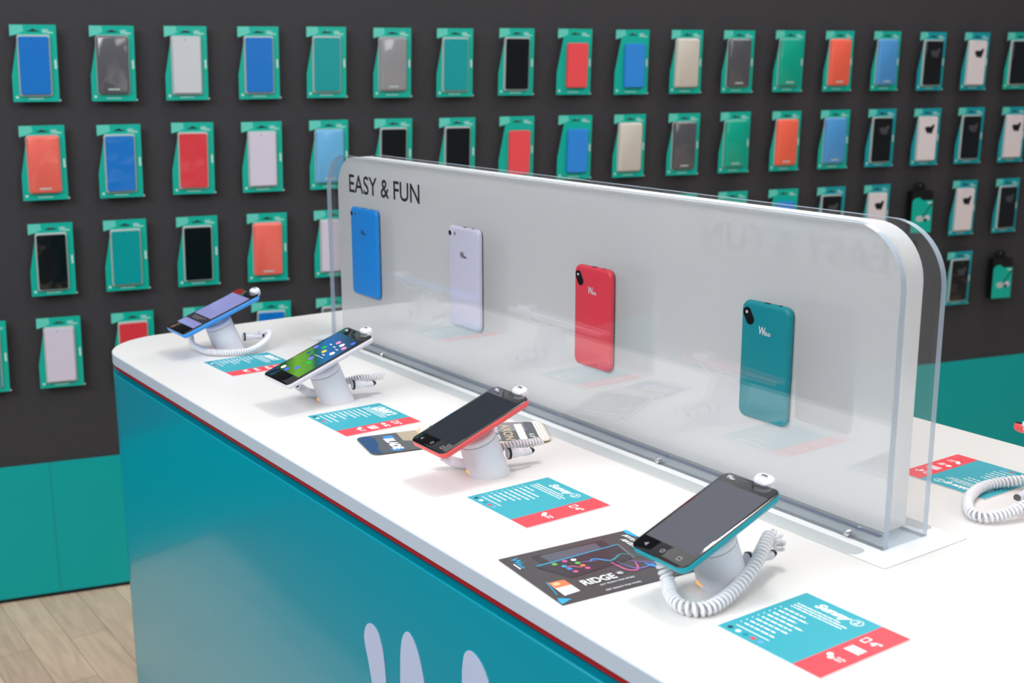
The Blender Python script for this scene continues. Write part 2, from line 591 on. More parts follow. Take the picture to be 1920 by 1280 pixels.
fl.box(-5.5, 3.0, -0.03, 5.5, -0.05, 0.0, 'floor')
tag(fl.build('floor'), kind='structure')
fl = MB()
fl.box(-9.0, 3.0, -7.5, -0.03, -0.05, -0.003, mat('dark_carpet', srgb(44, 44, 48), 0.95, noise=(400, 0.4, 0.6)))
tag(fl.build('floor_carpet'), kind='structure')

# ------------------------------------------------------------------ counter
XL, XR, YF, YB = -2.722, -0.55, 0.779, 1.783
cw, ch = (XR - XL) * S, (YB - YF) * S
ctr = thing('display_counter', (S * (XL + XR) / 2, S * (YF + YB) / 2, 0), 'long white-topped teal demo counter with rounded corners and a red line under the top', 'counter')
def outline(ins):
    return rrect(cw - 2 * ins, ch - 2 * ins, 0.125 - ins, 14)
b = MB()
rr = [(0.0015, TOP - 0.0190), (0.0, TOP - 0.0180), (0.0, TOP - 0.0010), (0.0012, TOP)]
n = len(outline(0))
b.loft([[(x, y, z) for x, y in outline(i)] for i, z in rr], 'top', None, side='shaded_edge')
b.build('countertop', ctr)
b = MB(); b.prism(outline(0.0015), TOP - 0.0245, TOP - 0.0190, 'red_line'); tag(b.build('red_edge_strip', ctr), 'thin dark red strip')
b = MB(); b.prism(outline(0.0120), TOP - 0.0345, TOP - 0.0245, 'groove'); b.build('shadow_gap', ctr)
b = MB()
b.loft([[(x, y, z) for x, y in outline(i)] for i, z in [(0.0, 0.0), (0.0, TOP - 0.0360), (0.0015, TOP - 0.0345)]], 'body')
b.build('counter_body', ctr)
# emblem on the long side: three prongs of a brushed W
b = MB()
OX, OY = ctr.location.x, ctr.location.y
def emb(pts):
    P = [Vector((x * S - OX, z * S + TOP)) for x, z in pts]
    P = [P[-1]] + P + [P[0], P[1]]
    out = []
    for i in range(1, len(P) - 2):
        a, b_, c, d = P[i - 1], P[i], P[i + 1], P[i + 2]
        for k in range(5):
            t = k / 5
            out.append(0.5 * ((2 * b_) + (c - a) * t + (2 * a - 5 * b_ + 4 * c - d) * t * t + (3 * b_ - a - 3 * c + d) * t ** 3))
    return out
yy = -ch / 2
TE = Matrix(((1, 0, 0, 0), (0, 0, -1, yy - 0.0006), (0, 1, 0, 0), (0, 0, 0, 1)))
for pts in ([(-1.468, -0.196), (-1.457, -0.182), (-1.440, -0.180), (-1.424, -0.192), (-1.412, -0.225), (-1.404, -0.30), (-1.385, -0.40), (-1.372, -0.47), (-1.395, -0.50), (-1.425, -0.44), (-1.443, -0.31), (-1.458, -0.25), (-1.470, -0.215)],
            [(-1.364, -0.185), (-1.356, -0.160), (-1.343, -0.150), (-1.325, -0.160), (-1.310, -0.185), (-1.295, -0.235), (-1.270, -0.34), (-1.255, -0.45), (-1.275, -0.50), (-1.295, -0.46), (-1.322, -0.36), (-1.345, -0.40), (-1.375, -0.49), (-1.385, -0.42), (-1.372, -0.32), (-1.367, -0.23)],
            [(-1.206, -0.145), (-1.200, -0.122), (-1.187, -0.113), (-1.168, -0.117), (-1.150, -0.133), (-1.146, -0.155), (-1.160, -0.26), (-1.200, -0.40), (-1.250, -0.50), (-1.272, -0.48), (-1.248, -0.38), (-1.217, -0.25), (-1.208, -0.18)]):
    q = emb(pts)
    b.prism([(v.x, v.y) for v in q], -0.0004, 0.0006, 'emblem', TE)
b.build('emblem', ctr, smooth=60)

# ------------------------------------------------------------------ acrylic display
P0 = TB(-1.685, 1.2845)
disp = thing('acrylic_display', P0, 'long frosted white panel between two clear sheets, lettered easy and fun', 'display stand')
def DL(x, y=None, z=None):
    return ((x * S - P0.x), ((y or 0) * S - P0.y), (z or 0) * S)
def upright(x0, x1, z0, z1, y0, y1, rad, m, side, name):
    """upright sheet with rounded upper corners"""
    X0, X1 = x0 * S - P0.x, x1 * S - P0.x
    Z0, Z1, r = z0 * S, z1 * S, rad * S
    poly = [(X0, Z0), (X1, Z0)]
    for k in range(13):
        a = R(90.0 * k / 12)
        poly.append((X1 - r + r * math.cos(a), Z1 - r + r * math.sin(a)))
    for k in range(13):
        a = R(90 + 90.0 * k / 12)
        poly.append((X0 + r + r * math.cos(a), Z1 - r + r * math.sin(a)))
    T = Matrix(((1, 0, 0, 0), (0, 0, -1, 0), (0, 1, 0, 0), (0, 0, 0, 1)))
    q = MB()
    q.prism(poly, -(y1 * S - P0.y), -(y0 * S - P0.y), m, T, side=side)
    return q.build(name, disp, smooth=30)
upright(-2.452, -0.920, 0.0005, 0.418, 1.239, 1.2495, 0.082, 'clear', 'edge', 'clear_sheet')
upright(-2.452, -0.920, 0.0005, 0.4155, 1.3195, 1.330, 0.082, 'clear', 'edge', 'clear_sheet')
upright(-2.440, -0.937, 0.0150, 0.4135, 1.2605, 1.3055, 0.074, 'frost', 'frost', 'frosted_panel')
b = MB()
x0, y0, _ = DL(-2.452, 1.2497); x1, y1, _ = DL(-0.920, 1.3193)
b.box(x0, x1, y0, y1, 0.0006, 0.0080, 'spacer'); b.build('spacer_bar', disp)
b = MB(); b.box(x0 + 0.01, x1 - 0.012, y0, y0 + 0.004, 0.0092, 0.0112, 'reflection_tint'); b.build('dark_reflection_strip', disp)  # slate-blue strip added in place of the dark reflection above the spacer
b = MB()
px0, py0, _ = DL(-2.490, 1.1945); px1, py1, _ = DL(-0.8825, 1.3640)
b.slab(px1 - px0, py1 - py0, 0.004, [(0, 0.00005), (0, 0.0004)], 'plate', None, (px0 + px1) / 2, (py0 + py1) / 2)
b.slab(px1 - px0 + 0.0012, py1 - py0 + 0.0012, 0.004, [(0, 0.00003), (0, 0.0002)], 'seam', None, (px0 + px1) / 2, (py0 + py1) / 2)
plate_o = b.build('base_plate', disp)
b = MB()
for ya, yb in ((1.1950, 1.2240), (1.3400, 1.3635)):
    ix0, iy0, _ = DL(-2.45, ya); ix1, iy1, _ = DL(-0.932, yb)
    b.slab(ix1 - ix0, iy1 - iy0, 0.008, [(0, 0.0004), (0, 0.00055)], 'plate_shade', None, (ix0 + ix1) / 2, (iy0 + iy1) / 2)  # thin grey slabs stand for the shadow bands along the panel
b.build('plate_shadow', disp)
for xx in (-0.977, -1.348, -1.72, -2.220):
    for yy_ in (1.237,):
        b = MB()
        X, Y, Z = DL(xx, yy_, 0.007)
        T = Matrix.Translation((X, Y, Z)) @ Matrix.Rotation(R(90), 4, 'X')
        b.loft([[(x, y, z) for x, y in ellipse(r_, r_, 14)] for r_, z in ((0.0035, -0.004), (0.0035, 0.001), (0.0026, 0.0022))], 'chrome', T)
        b.build('screw', disp)
b = MB()
TF = Matrix(((1, 0, 0, -P0.x), (0, 0, -1, 1.2603 * S - P0.y), (0, 1, 0, 0), (0, 0, 0, 1)))
b.text('EASY & FUN', -2.386 * S, 0.337 * S, -2.090 * S, 0.3765 * S, 0.0002, 'ink', TF, bold=0.010)
b.build('lettering', disp)
b = MB()
TBK = Matrix(((-1, 0, 0, -P0.x), (0, 0, 1, 1.3057 * S - P0.y), (0, 1, 0, 0), (0, 0, 0, 1)))
b.text('EASY & FUN', 0.985 * S, 0.345 * S, 1.325 * S, 0.3850 * S, 0.0002, 'ink', TBK, bold=0.01)
b.build('lettering', disp)

# ------------------------------------------------------------------ phones mounted on the panel (seen from their backs)
def mock_phone(x, z, w, h, colour, side, label, big, back=False):
    """thin dummy phone fixed to the frosted panel, its back towards the clear sheet"""
    w, h = w * S, h * S
    y = 1.3058 if back else 1.2602
    loc = TB(x, y, z)
    root = thing('dummy_phone', loc, label, 'phone', R(180) if back else 0)
    T = Matrix(((1, 0, 0, 0), (0, 0, -1, 0), (0, 1, 0, 0), (0, 0, 0, 1)))
    r = 0.0085 if big else 0.0105
    t = 0.0082
    b = MB(); b.slab(w - 0.001, h - 0.001, r, [(0.0006, 0.0001), (0.0, 0.0008), (0, 0.0022)], 'bezel', T); b.build('front_glass', root)
    b = MB(); b.slab(w, h, r, [(0, 0.0022), (0.0002, 0.0045), (0.0012, 0.0064), (0.0030, 0.0077), (0.0050, t)], colour, T, n=8)
    if not big:   # power key seam and ports on the upper edge
        b.slab(0.0012, 0.030, 0.0005, [(0, t - 0.0012), (0, t - 0.0009)], side, T, cx=w / 2 - 0.0028, cy=h * 0.17)
    b.build('back_cover', root, smooth=50)
    b = MB()
    for dx, ww in ((0.0, 0.008), (w * 0.26, 0.004)):
        b.box(dx - ww / 2, dx + ww / 2, 0.0032, 0.0052, 0, 0.0006, 'black', T @ Matrix.Translation((0, h / 2 - 0.0002, 0)) @ Matrix.Rotation(R(-90), 4, 'X') @ Matrix.Scale(-1, 4, (0, 1, 0)))
    b.build('port', root)
    b = MB()
    if big:
        cx, cy = -w / 2 + 0.0085, h / 2 - 0.0115
        b.loft([[(cx + x, cy + y_, z_) for x, y_ in ellipse(rr_, rr_, 20)] for rr_, z_ in ((0.0052, t - 0.002), (0.0052, t + 0.0005), (0.0042, t + 0.0008))], colour, T)
        b.loft([[(cx + x, cy + y_, z_) for x, y_ in ellipse(rr_, rr_, 20)] for rr_, z_ in ((0.0042, t - 0.002), (0.0040, t + 0.0011))], 'lens', T)
        cam_o = b.build('camera', root)
        b = MB(); b.slab(0.0022, 0.0060, 0.001, [(0, t - 0.001), (0, t + 0.0003)], 'seam_dark', T, cx=cx + 0.012, cy=cy); b.build('flash', root)
    else:
        cx, cy = -w / 2 + 0.0125, h / 2 - 0.0175
        T2 = T @ Matrix.Translation((cx, cy, 0)) @ Matrix.Rotation(R(30), 4, 'Z')
        b.slab(0.0125, 0.0215, 0.006, [(0, t - 0.002), (0.0004, t + 0.0007)], 'lens', T2)
        cam_o = b.build('camera', root)
        b = MB(); b.prism(ellipse(0.0018, 0.0018, 14), t, t + 0.0010, 'flash', T2 @ Matrix.Translation((0, 0.005, 0))); b.build('flash', cam_o)
        b = MB(); b.prism(ellipse(0.0034, 0.0034, 18), t, t + 0.0012, 'bezel', T2 @ Matrix.Translation((0, -0.0045, 0))); b.build('lens_ring', cam_o)
    b = MB()
    b.logo(-0.0085, h * (0.235 if not big else 0.20), 0.018, 0.0095, t + 0.0004, 'silver_ink' if not big else 'seam_dark', T)
    b.build('logo', root)
    return root
mock_phone(-2.310, 0.2125, 0.1165, 0.192, 'back_blue', 'back_blue', 'blue phone mounted back-out on the frosted panel under the lettering', True)
mock_phone(-1.918, 0.2125, 0.1075, 0.195, 'back_white', 'back_white', 'white phone mounted back-out on the frosted panel between blue and red ones', True)
mock_phone(-1.531, 0.2010, 0.0965, 0.171, 'back_red', 'side_red', 'coral red phone mounted back-out on the frosted panel', False)
mock_phone(-1.150, 0.2010, 0.0920, 0.171, 'back_teal', 'back_teal', 'teal phone mounted back-out on the frosted panel near its rounded end', False)
for x_, c_, nm in ((-2.300, 'back_blue', 'blurred phone shape behind the frosted panel, beside the blue phone'), (-1.885, 'back_teal', 'blurred phone shape behind the frosted panel, beside the white phone'),
                   (-1.480, 'back_blue', 'blurred phone shape behind the frosted panel, beside the red phone'), (-1.080, 'back_teal', 'blurred phone shape behind the frosted panel, beside the teal phone')):
    mock_phone(x_, 0.2050, 0.100, 0.180, c_, c_, nm, False, back=True)

# ------------------------------------------------------------------ demo phones and their stands
TILT = R(20.5)
NRM = Vector((0, -math.sin(TILT), math.cos(TILT)))
def stand_and_phone(x, shell, w, h, kind, cord_pts, label_s, label_p, crad=0.0035, cwire=0.0018, back=False, yc=0.965, zc=0.0935, plug=True, hook=True, start_cord=None):
    ctr_ = TB(x, yc, zc)
    if back:
        ctr_ = TB(x, 1.283 * 2 - yc, zc)
    rz = R(180) if back else 0.0
    base_c = Vector((0, 0, 0))
    depth = ctr_.z - TOP
    foot = Vector((ctr_.x, ctr_.y + (math.tan(TILT) * (depth)) * (-1 if back else 1), TOP))
    root = thing('phone_stand', foot, label_s, 'phone stand', rz, 'security stands on the counter')
    # base: cylinder whose axis is square to the tilted phone, cut level with the counter
    ax = NRM
    axis_u = Vector((1, 0, 0)); axis_v = ax.cross(axis_u)
    N = 36
    T_TOP = depth / math.cos(TILT) - 0.0135
    rad = 0.0236
    def ring(r_, t_):
        return [axis_u * (r_ * math.cos(2 * math.pi * k / N)) + axis_v * (r_ * math.sin(2 * math.pi * k / N)) + ax * t_ for k in range(N)]
    low = []
    for p in ring(rad * 1.05, 0):
        t_ = -p.z / ax.z
        low.append(p + ax * t_)
    low2 = [p + ax * 0.002 for p in low]
    b = MB()
    b.loft([[p * 0.985 for p in low], low2, ring(rad, T_TOP - 0.016)], 'white')
    b.build('base', root, smooth=40)
    b = MB()
    b.loft([ring(rad - 0.0006, T_TOP - 0.0161), ring(rad - 0.0006, T_TOP - 0.0152)], 'seam_dark'); b.build('seam_ring', root)
    b = MB()
    b.loft([ring(rad, T_TOP - 0.0152), ring(rad, T_TOP - 0.0100), ring(rad - 0.0015, T_TOP - 0.0080), ring(rad - 0.0060, T_TOP - 0.0075), ring(rad - 0.012, T_TOP - 0.0072), ring(0.0135, T_TOP - 0.0040), ring(0.0150, T_TOP - 0.0002), ring(0.0150, T_TOP)], 'white')
    b.build('head', root, smooth=30)
    # orange light low on the front
    a_ = R(-100)
    lp = Vector((math.cos(a_) * rad * 1.055, math.sin(a_) * rad * 1.055 * 1.05, 0.0068))
    b = MB()
    Tl = Matrix.Translation(lp) @ Matrix.Rotation(R(90 - 18), 4, 'X')
    b.slab(0.0115, 0.0056, 0.0026, [(0, -0.003), (0, 0.0016), (0.0006, 0.0020)], 'led', Tl)
    b.build('status_light', root)
    # collar and plug at the far side
    b = MB()
    c0 = Vector((0.006, 0.0190, 0.0230)); c1 = Vector((0.0085, 0.0300, 0.0225)); c2 = Vector((0.0095, 0.042, 0.0210)); c3 = Vector((0.0085, 0.056, 0.0195))
    b.tube([c0.lerp(c1, 0.35), c0.lerp(c1, 0.6)], 0.0074, 'black', 14); b.build('collar', root)
    b = MB(); b.tube(spline([c0.lerp(c1, 0.3), c1 + Vector((0, 0.003, 0)), c2, c3], 6), [0.0064] * 7 + [0.0060, 0.0056, 0.0051, 0.0047, 0.0043, 0.004] + [0.0036] * 6, 'white', 12)
    for k in range(5):
        p_ = c2.lerp(c3, 0.15 + k * 0.17)
        b.tube([p_, p_ + (c3 - c2).normalized() * 0.0014], 0.0043, 'white', 12)
    b.build('plug', root)
    b = MB()
    b.tube([c3 + Vector((0, 0.000, 0)), c3 + Vector((-0.001, 0.004, 0.002))], 0.0036, 'black', 10); b.build('cable_tie', root)
    # coiled cord, points given in counter units
    inv = Matrix.Rotation(-rz, 4, 'Z')
    pts = [inv @ (TB(*p) - foot) for p in cord_pts]
    b = MB()
    b.tube(coil(pts, crad, cwire, cwire * (2.7 if crad > 0.0045 else 2.25)), cwire, 'cord', 5)
    b.build('coiled_cord', root, smooth=80)
    if hook:
        b = MB()
        hk = spline([(-0.016, -0.010, 0.010), (-0.032, -0.020, 0.0080), (-0.044, -0.027, 0.0095), (-0.050, -0.034, 0.0150), (-0.047, -0.041, 0.0200)], 6)
        b.tube(hk, 0.0062, 'white', 14)
        b.tube([hk[-1], hk[-1] + (hk[-1] - hk[-2]).normalized() * 0.0004], 0.0032, 'seam_dark', 12)
        b.build('cord_guide', root)
    # sensor lead over the phone's upper end
    PT = Matrix.Translation(ctr_ - foot) if not back else Matrix.Translation(inv @ (ctr_ - foot))
    PT = PT @ Matrix.Rotation(TILT, 4, 'X')
    b = MB()
    b.slab(0.022, 0.015, 0.007, [(0.003, -0.0045), (0, -0.003), (0, 0.0015), (0.0015, 0.0035), (0.005, 0.0045)], 'white', PT, cx=w * 0.12, cy=h / 2 + 0.0048)
    b.slab(0.008, 0.002, 0.0008, [(0, 0.0040), (0, 0.0047)], 'seam_dark', PT, cx=w * 0.12, cy=h / 2 + 0.0070)
    b.tube(spline([(w * 0.20, h / 2 + 0.010, -0.003), (w * 0.18, h / 2 + 0.006, -0.009), (w * 0.12, h * 0.33, -0.0175), (w * 0.05, h * 0.20, -0.016), (0, h * 0.10, -0.0135)], 8), 0.0013, 'white', 8, PT)
    b.build('sensor_lead', root)
    # the phone
    ph = thing('demo_phone', ctr_, label_p, 'phone', rz)
    PH = Matrix.Rotation(TILT, 4, 'X')
    t = 0.0100
    r = 0.0095 if kind in 'AB' else 0.0080
    def part(name, fn, parent=ph, smooth=40):
        q = MB(); fn(q)
        o = q.build(name, parent, smooth)
        if parent is ph:
            o.rotation_euler = (TILT, 0, 0)
        return o
    # local z=0 is the glass face
    part('shell', lambda q: q.slab(w, h, r, [(0.0050, -t), (0.0022, -t + 0.0009), (0.0006, -t + 0.0030), (0, -t + 0.0055), (0, -0.0022), (0.0006, -0.0014)], shell, n=8), smooth=50)
    def glass(q):
        q.slab(w - 0.0012, h - 0.0012, r - 0.0006, [(0, -0.0018), (0, -0.0005), (0.0006, 0)], 'bezel', n=8)
        q.slab(w * 0.16, 0.0012, 0.0005, [(0, 0), (0, 0.0001)], 'seam_dark', cx=0.004, cy=h * 0.463)
        q.prism(ellipse(0.0012, 0.0012, 12, w * 0.16, h * 0.44), 0, 0.0001, 'seam_dark')
        if kind in 'AB':
            for k, sx in enumerate((-0.30, 0.0, 0.30)):
                cx, cy, e = w * sx, -h * 0.425, 0.0026
                if k == 0:
                    q.flat([(cx - e, cy), (cx + e * .7, cy - e), (cx + e * .7, cy + e)], 0.0001, 'grey_mid')
                elif k == 1:
                    o_, i_ = ellipse(e, e, 16, cx, cy), ellipse(e * .6, e * .6, 16, cx, cy)
                    q.add([(a, c, .0001) for a, c in o_ + i_], [(j, (j + 1) % 16, 16 + (j + 1) % 16, 16 + j) for j in range(16)], 'grey_mid')
                else:
                    q.flat(rrect(2 * e, 2 * e, .0004, 2, cx, cy), 0.0001, 'grey_mid')
                    q.flat(rrect(1.1 * e, 1.1 * e, .0004, 2, cx, cy), 0.00015, 'bezel')
    part('front_glass', glass)
    if kind != 'D':
        part('logo', lambda q: q.logo(-w * 0.40, h * 0.432, 0.011, 0.0055, 0.00015, 'silver_ink'))
    sh, sc_ = h * 0.735, h * 0.012
    sw = w * 0.885
    def scr(q):
        z = 0.0001
        if kind == 'A':
            q.flat(rrect(sw, sh, .0004, 2, 0, sc_), z, 'screen_off_glow')
        elif kind == 'B':
            q.flat(rrect(sw, sh, .0004, 2, 0, sc_), z, 'screen_off_glow2')
        elif kind == 'C':
            q.flat(rrect(sw, sh, .0004, 2, 0, sc_), z, 'screen_paper')
            apps = [(-.36, .10, 'violet'), (-.30, -.04, 'slate'), (-.12, -.07, 'slate'), (-.02, -.12, 'violet'), (.10, -.20, 'green'), (.04, -.36, 'blue'), (-.30, -.44, 'white'), (-.14, -.455, 'blue'),
                    (-.02, .32, 'pink'), (.16, .30, 'white'), (.32, .26, 'pink'), (-.16, .15, 'green'), (.0, .08, 'gold'), (.26, .10, 'white'), (.34, .40, 'blue')]
            for a, c, m_ in apps:
                q.flat(ellipse(0.0042, 0.0042, 18, a * w, c * sh + sc_), z + .0001, 'app_' + m_)
            for a, c in ((-.12, .24), (.06, .22), (.22, .19), (.12, .02)):
                q.flat(rrect(.007, .0012, .0004, 2, a * w, c * sh + sc_), z + .0001, 'app_white')
            q.flat(rrect(.028, .0005, .0001, 1, .08 * w, -.02 * sh), z + .0001, 'app_white')
        else:
            q.flat(rrect(sw, sh, .0004, 2, 0, sc_), z, 'screen_lilac')
            q.flat(rrect(sw, sh * .155, .0004, 2, 0, sc_ - sh * .27), z + .0001, 'screen_bar')
            for k in range(3):
                q.flat(rrect(sw * (.7 - .15 * k), .0010, .0002, 1, -sw * .05 * k, sc_ - sh * (.24 + .027 * k)), z + .0002, 'screen_text')
    part('screen', scr)
    part('key', lambda q: q.slab(0.0012, 0.016, 0.0005, [(0, -0.006), (0, -0.003)], shell, cx=w / 2, cy=h * 0.12))
    return root, ph

SW, SH = 0.074, 0.135
LW, LH = 0.083, 0.150
zr = 0.0075
stand_and_phone(-0.966, 'shell_teal', SW, SH, 'A',
    [(-0.996, 0.925, 0.055), (-1.002, 0.932, 0.032), (-0.990, 0.931, 0.012), (-0.966, 0.913, 0.0095), (-0.940, 0.903, 0.0095), (-0.921, 0.911, 0.0095), (-0.917, 0.933, 0.0095), (-0.925, 0.972, 0.014), (-0.938, 1.018, 0.026), (-0.960, 1.060, 0.036), (-0.974, 1.086, 0.040), (-0.966, 1.092, 0.036), (-0.958, 1.086, 0.030)],
    'white security stand with a thick coiled cord looped round its front, holding the teal phone', 'teal-edged phone with dark screen tilted on the stand beside the black flyer', crad=0.0054, cwire=0.0021, hook=False)
stand_and_phone(-1.467, 'shell_coral', SW, SH, 'B',
    [(-1.500, 1.000, 0.014), (-1.490, 1.020, 0.026), (-1.476, 1.050, 0.034), (-1.468, 1.078, 0.034), (-1.462, 1.098, 0.036)],
    'white security stand between the curved leaflets, holding the coral phone', 'coral-edged phone with dark screen tilted on the stand above two leaflets', crad=0.0042, cwire=0.0018)
stand_and_phone(-1.969, 'shell_white', LW, LH, 'C',
    [(-2.002, 1.000, 0.014), (-1.992, 1.020, 0.026), (-1.978, 1.050, 0.034), (-1.968, 1.078, 0.034), (-1.960, 1.098, 0.036)],
    'white security stand holding the white phone, its cord bunched behind it', 'white-edged phone showing a blue and green home screen with app icons', crad=0.0042, cwire=0.0018)
stand_and_phone(-2.470, 'shell_blue', LW, LH, 'D',
    [(-2.530, 0.935, 0.035), (-2.525, 0.936, 0.014), (-2.495, 0.940, 0.0085), (-2.450, 0.946, 0.0085), (-2.420, 0.976, 0.0085), (-2.408, 1.020, 0.010), (-2.425, 1.062, 0.020), (-2.450, 1.085, 0.030), (-2.466, 1.084, 0.032), (-2.462, 1.066, 0.030)],
    'white security stand near the rounded counter corner, holding the blue phone', 'blue-edged phone showing a plain lilac screen with a dark bar', crad=0.0040, cwire=0.0018, hook=False)
stand_and_phone(-0.885, 'shell_coral', SW, SH, 'B',
    [(-0.865, 1.630, 0.045), (-0.905, 1.630, 0.030), (-0.950, 1.600, 0.014), (-0.975, 1.545, 0.0095), (-0.960, 1.480, 0.0095), (-0.925, 1.432, 0.0095), (-0.900, 1.430, 0.0095), (-0.886, 1.462, 0.014), (-0.880, 1.490, 0.020)],
    'white security stand on the far side of the panel with a looped coiled cord', 'coral phone facing away on the far side of the panel', crad=0.0048, cwire=0.0019, back=True, hook=False)

# ------------------------------------------------------------------ price cards
random.seed(7)
CA = 0.1184
def card(x, y, ang, title, script, icons, label, flip=False, seed=1, red_corner=False):
    rnd = random.Random(seed)
    root = thing('info_card', TB(x, y, 0) + Vector((0, 0, 0.0004)), label, 'card', ang, 'product info cards on the counter')
    k = 0.001
    def P(q, x0, y0, x1, y1, m_, z=0.00075, r=0.3):
        q.flat(rrect((x1 - x0) * k, (y1 - y0) * k, r * k, 2, (x0 + x1) / 2 * k, (y0 + y1) / 2 * k), z, m_)
    b = MB()
    b.box(0, CA, 0, CA, 0.0, 0.0006, 'card_white')
    P(b, 0.3, 0.3, 88.2, 118.1, 'card_teal', 0.00066, 0.1)
    P(b, 88.2, 0.3, 118.1, 118.1, 'card_red', 0.00066, 0.1)
    b.build('sheet', root)
    b = MB()
    if script:
        b.text(title, 25 * k, 97 * k, 63 * k, 111 * k, 0.0008, 'white_ink', None, bold=0.045, slant=0.25)
        o_, i_ = ellipse(6.2 * k, 6.2 * k, 24, 70.5 * k, 105 * k), ellipse(5.2 * k, 5.2 * k, 24, 70.5 * k, 105 * k)
        b.add([(a, c, .0008) for a, c in o_ + i_], [(j, (j + 1) % 24, 24 + (j + 1) % 24, 24 + j) for j in range(24)], 'white_ink')
        b.text('2', 68 * k, 101.5 * k, 73 * k, 108.5 * k, .0008, 'white_ink', None, bold=.01)
    else:
        b.text(title, 18 * k, 95 * k, 66 * k, 112 * k, 0.0008, 'white_ink', None, bold=0.06)
    b.build('title', root)
    b = MB()
    for yl, xe in ((93.5, 62), (89, 72), (84.5, 70)):
        xx = 11.0
        while xx < xe:
            ww = rnd.uniform(2.5, 8)
            P(b, xx, yl - 0.9, min(xx + ww, xe), yl + 0.9, 'white_ink', .0008)
            xx += ww + 0.8
    for kk in range(8):
        yl = 75.5 - 7.4 * kk
        b.prism([(a, c) for a, c in ellipse(.8 * k, .8 * k, 10, 7.2 * k, yl * k)], .0007, .0008, 'white_ink')
        xe = rnd.uniform(30, 58)
        xx = 11.5
        while xx < xe:
            ww = rnd.uniform(3, 9)
            P(b, xx, yl - 1.1, min(xx + ww, xe), yl + 1.1, 'white_ink', .0008)
            xx += ww + 1.3
    P(b, 9, 15.0, 48, 16.3, 'white_ink', .0008)
    b.build('small_print', root)
    b = MB()
    for xx, m_ in zip((9.2, 18.9, 27.7, 36.8, 45.6), ('dot_navy', 'white_ink', 'dot_teal', 'card_red', 'dot_sky')):
        b.prism(ellipse(2.7 * k, 2.7 * k, 18, xx * k, 7.9 * k), .0007, .0008, m_)
    b.build('colour_dots', root)
    b = MB()
    def phone_icon(yy):
        b.flat(rrect(6.5 * k, 11 * k, .8 * k, 2, 96.5 * k, yy * k), .0008, 'white_ink')
        b.flat(rrect(4.3 * k, 7.5 * k, .4 * k, 2, 96.5 * k, yy * k), .00085, 'card_red')
        b.text('4"' if script else '5"', 102 * k, (yy - 5) * k, 112 * k, (yy + 4) * k, .0008, 'white_ink', None, bold=.03)
    def sim_icon(yy):
        for dx, dy in ((-2, 2), (2, -2)):
            b.flat(ellipse(2.9 * k, 3.3 * k, 16, (97 + dx) * k, (yy + dy) * k), .0008, 'white_ink')
        b.text('DUAL SIM', 102.5 * k, (yy - 8.5) * k, 106.5 * k, (yy + 8.5) * k, .0008, 'white_ink', None, bold=.03, rot=0) if False else b.text('DUAL', 103 * k, (yy + .4) * k, 112 * k, (yy + 3.6) * k, .0008, 'white_ink', None, bold=.03)
        b.text('SIM', 103 * k, (yy - 4) * k, 110 * k, (yy - .8) * k, .0008, 'white_ink', None, bold=.03)
    def lines_icon(yy):
        for j in range(4):
            P(b, 95, yy - 6 + j * 3.2, 111, yy - 3.9 + j * 3.2, 'white_ink', .0008)
    def chip_icon(yy):
        b.flat(ellipse(4 * k, 3.4 * k, 16, 96.5 * k, yy * k), .0008, 'white_ink')
        for j in range(3):
            P(b, 102.5, yy - 4 + j * 3, 102.5 + rnd.uniform(6, 10), yy - 2.2 + j * 3, 'white_ink', .0008)
    for nm, yy in icons:
        dict(phone=phone_icon, sim=sim_icon, lines=lines_icon, chip=chip_icon)[nm](yy)
    b.build('icons', root)
    if red_corner:
        b = MB()
        b.flat([(0, CA), (0, CA - .016), (.012, CA - .006), (.016, CA)], .0009, 'card_red')
        b.flat(ellipse(.003, .003, 12, .005, CA - .004), .00095, 'white_ink')
        b.build('corner_sticker', root)
    return root
card(-0.891, 0.913, R(0), 'Sunny', True, [('phone', 85), ('lines', 63), ('sim', 38)], 'turquoise and red square card by the stand of the teal phone, three icon groups', seed=1)
card(-1.398, 0.912, R(0), 'Sunny', True, [('phone', 82), ('sim', 40)], 'turquoise and red square card beside the stand of the coral phone, two icon groups', seed=2)
card(-1.908, 0.908, R(0.2), 'LENNY 2', False, [('phone', 88), ('chip', 70), ('lines', 50), ('sim', 32)], 'turquoise and red square card beside the stand of the white phone', seed=3)
card(-2.400, 0.910, R(1.5), 'JERRY', False, [('phone', 88), ('chip', 70), ('chip', 50), ('sim', 32)], 'turquoise and red square card beside the stand of the blue phone', seed=4)
card(-0.955, 1.659, R(180), 'rainbow up', True, [('sim', 30), ('chip', 50), ('lines', 70), ('phone', 92)], 'turquoise and red card upside down behind the panel, under the looped cord', seed=5, red_corner=False)

# ------------------------------------------------------------------ flyer beside the teal phone
fr = thing('flyer', TB(-1.182, 0.820) + Vector((0, 0, 0.0012)), 'black advertising flyer with smoke swirls and phone picture under the teal phone', 'flyer', R(-5.6))
k = 0.001
def quad(q, pts, z, m_):
    q.flat([(a * k, c * k) for a, c in pts], z, m_)
b = MB()
b.box(-0.002, 0.120, 0.0, 0.158, -0.0008, 0.0, 'fly_dark')
b.build('sheet', fr)
b = MB()
quad(b, [(9, 31), (9, 119), (18, 119), (26, 118), (33, 33)], .00025, 'fly_phone')
quad(b, [(12, 40), (12, 108), (27, 106), (30, 42)], .0003, 'fly_slate')
quad(b, [(34, 22), (27, 127), (64, 121), (74, 40)], .00035, 'fly_phone')
quad(b, [(32, 24), (25.8, 126), (27.2, 127), (34, 24)], .0004, 'fly_cyan')
quad(b, [(26.5, 126), (63.5, 120.3), (63.7, 121.2), (26.3, 127.4)], .0004, 'grey_mid')
b.build('phone_picture', fr)
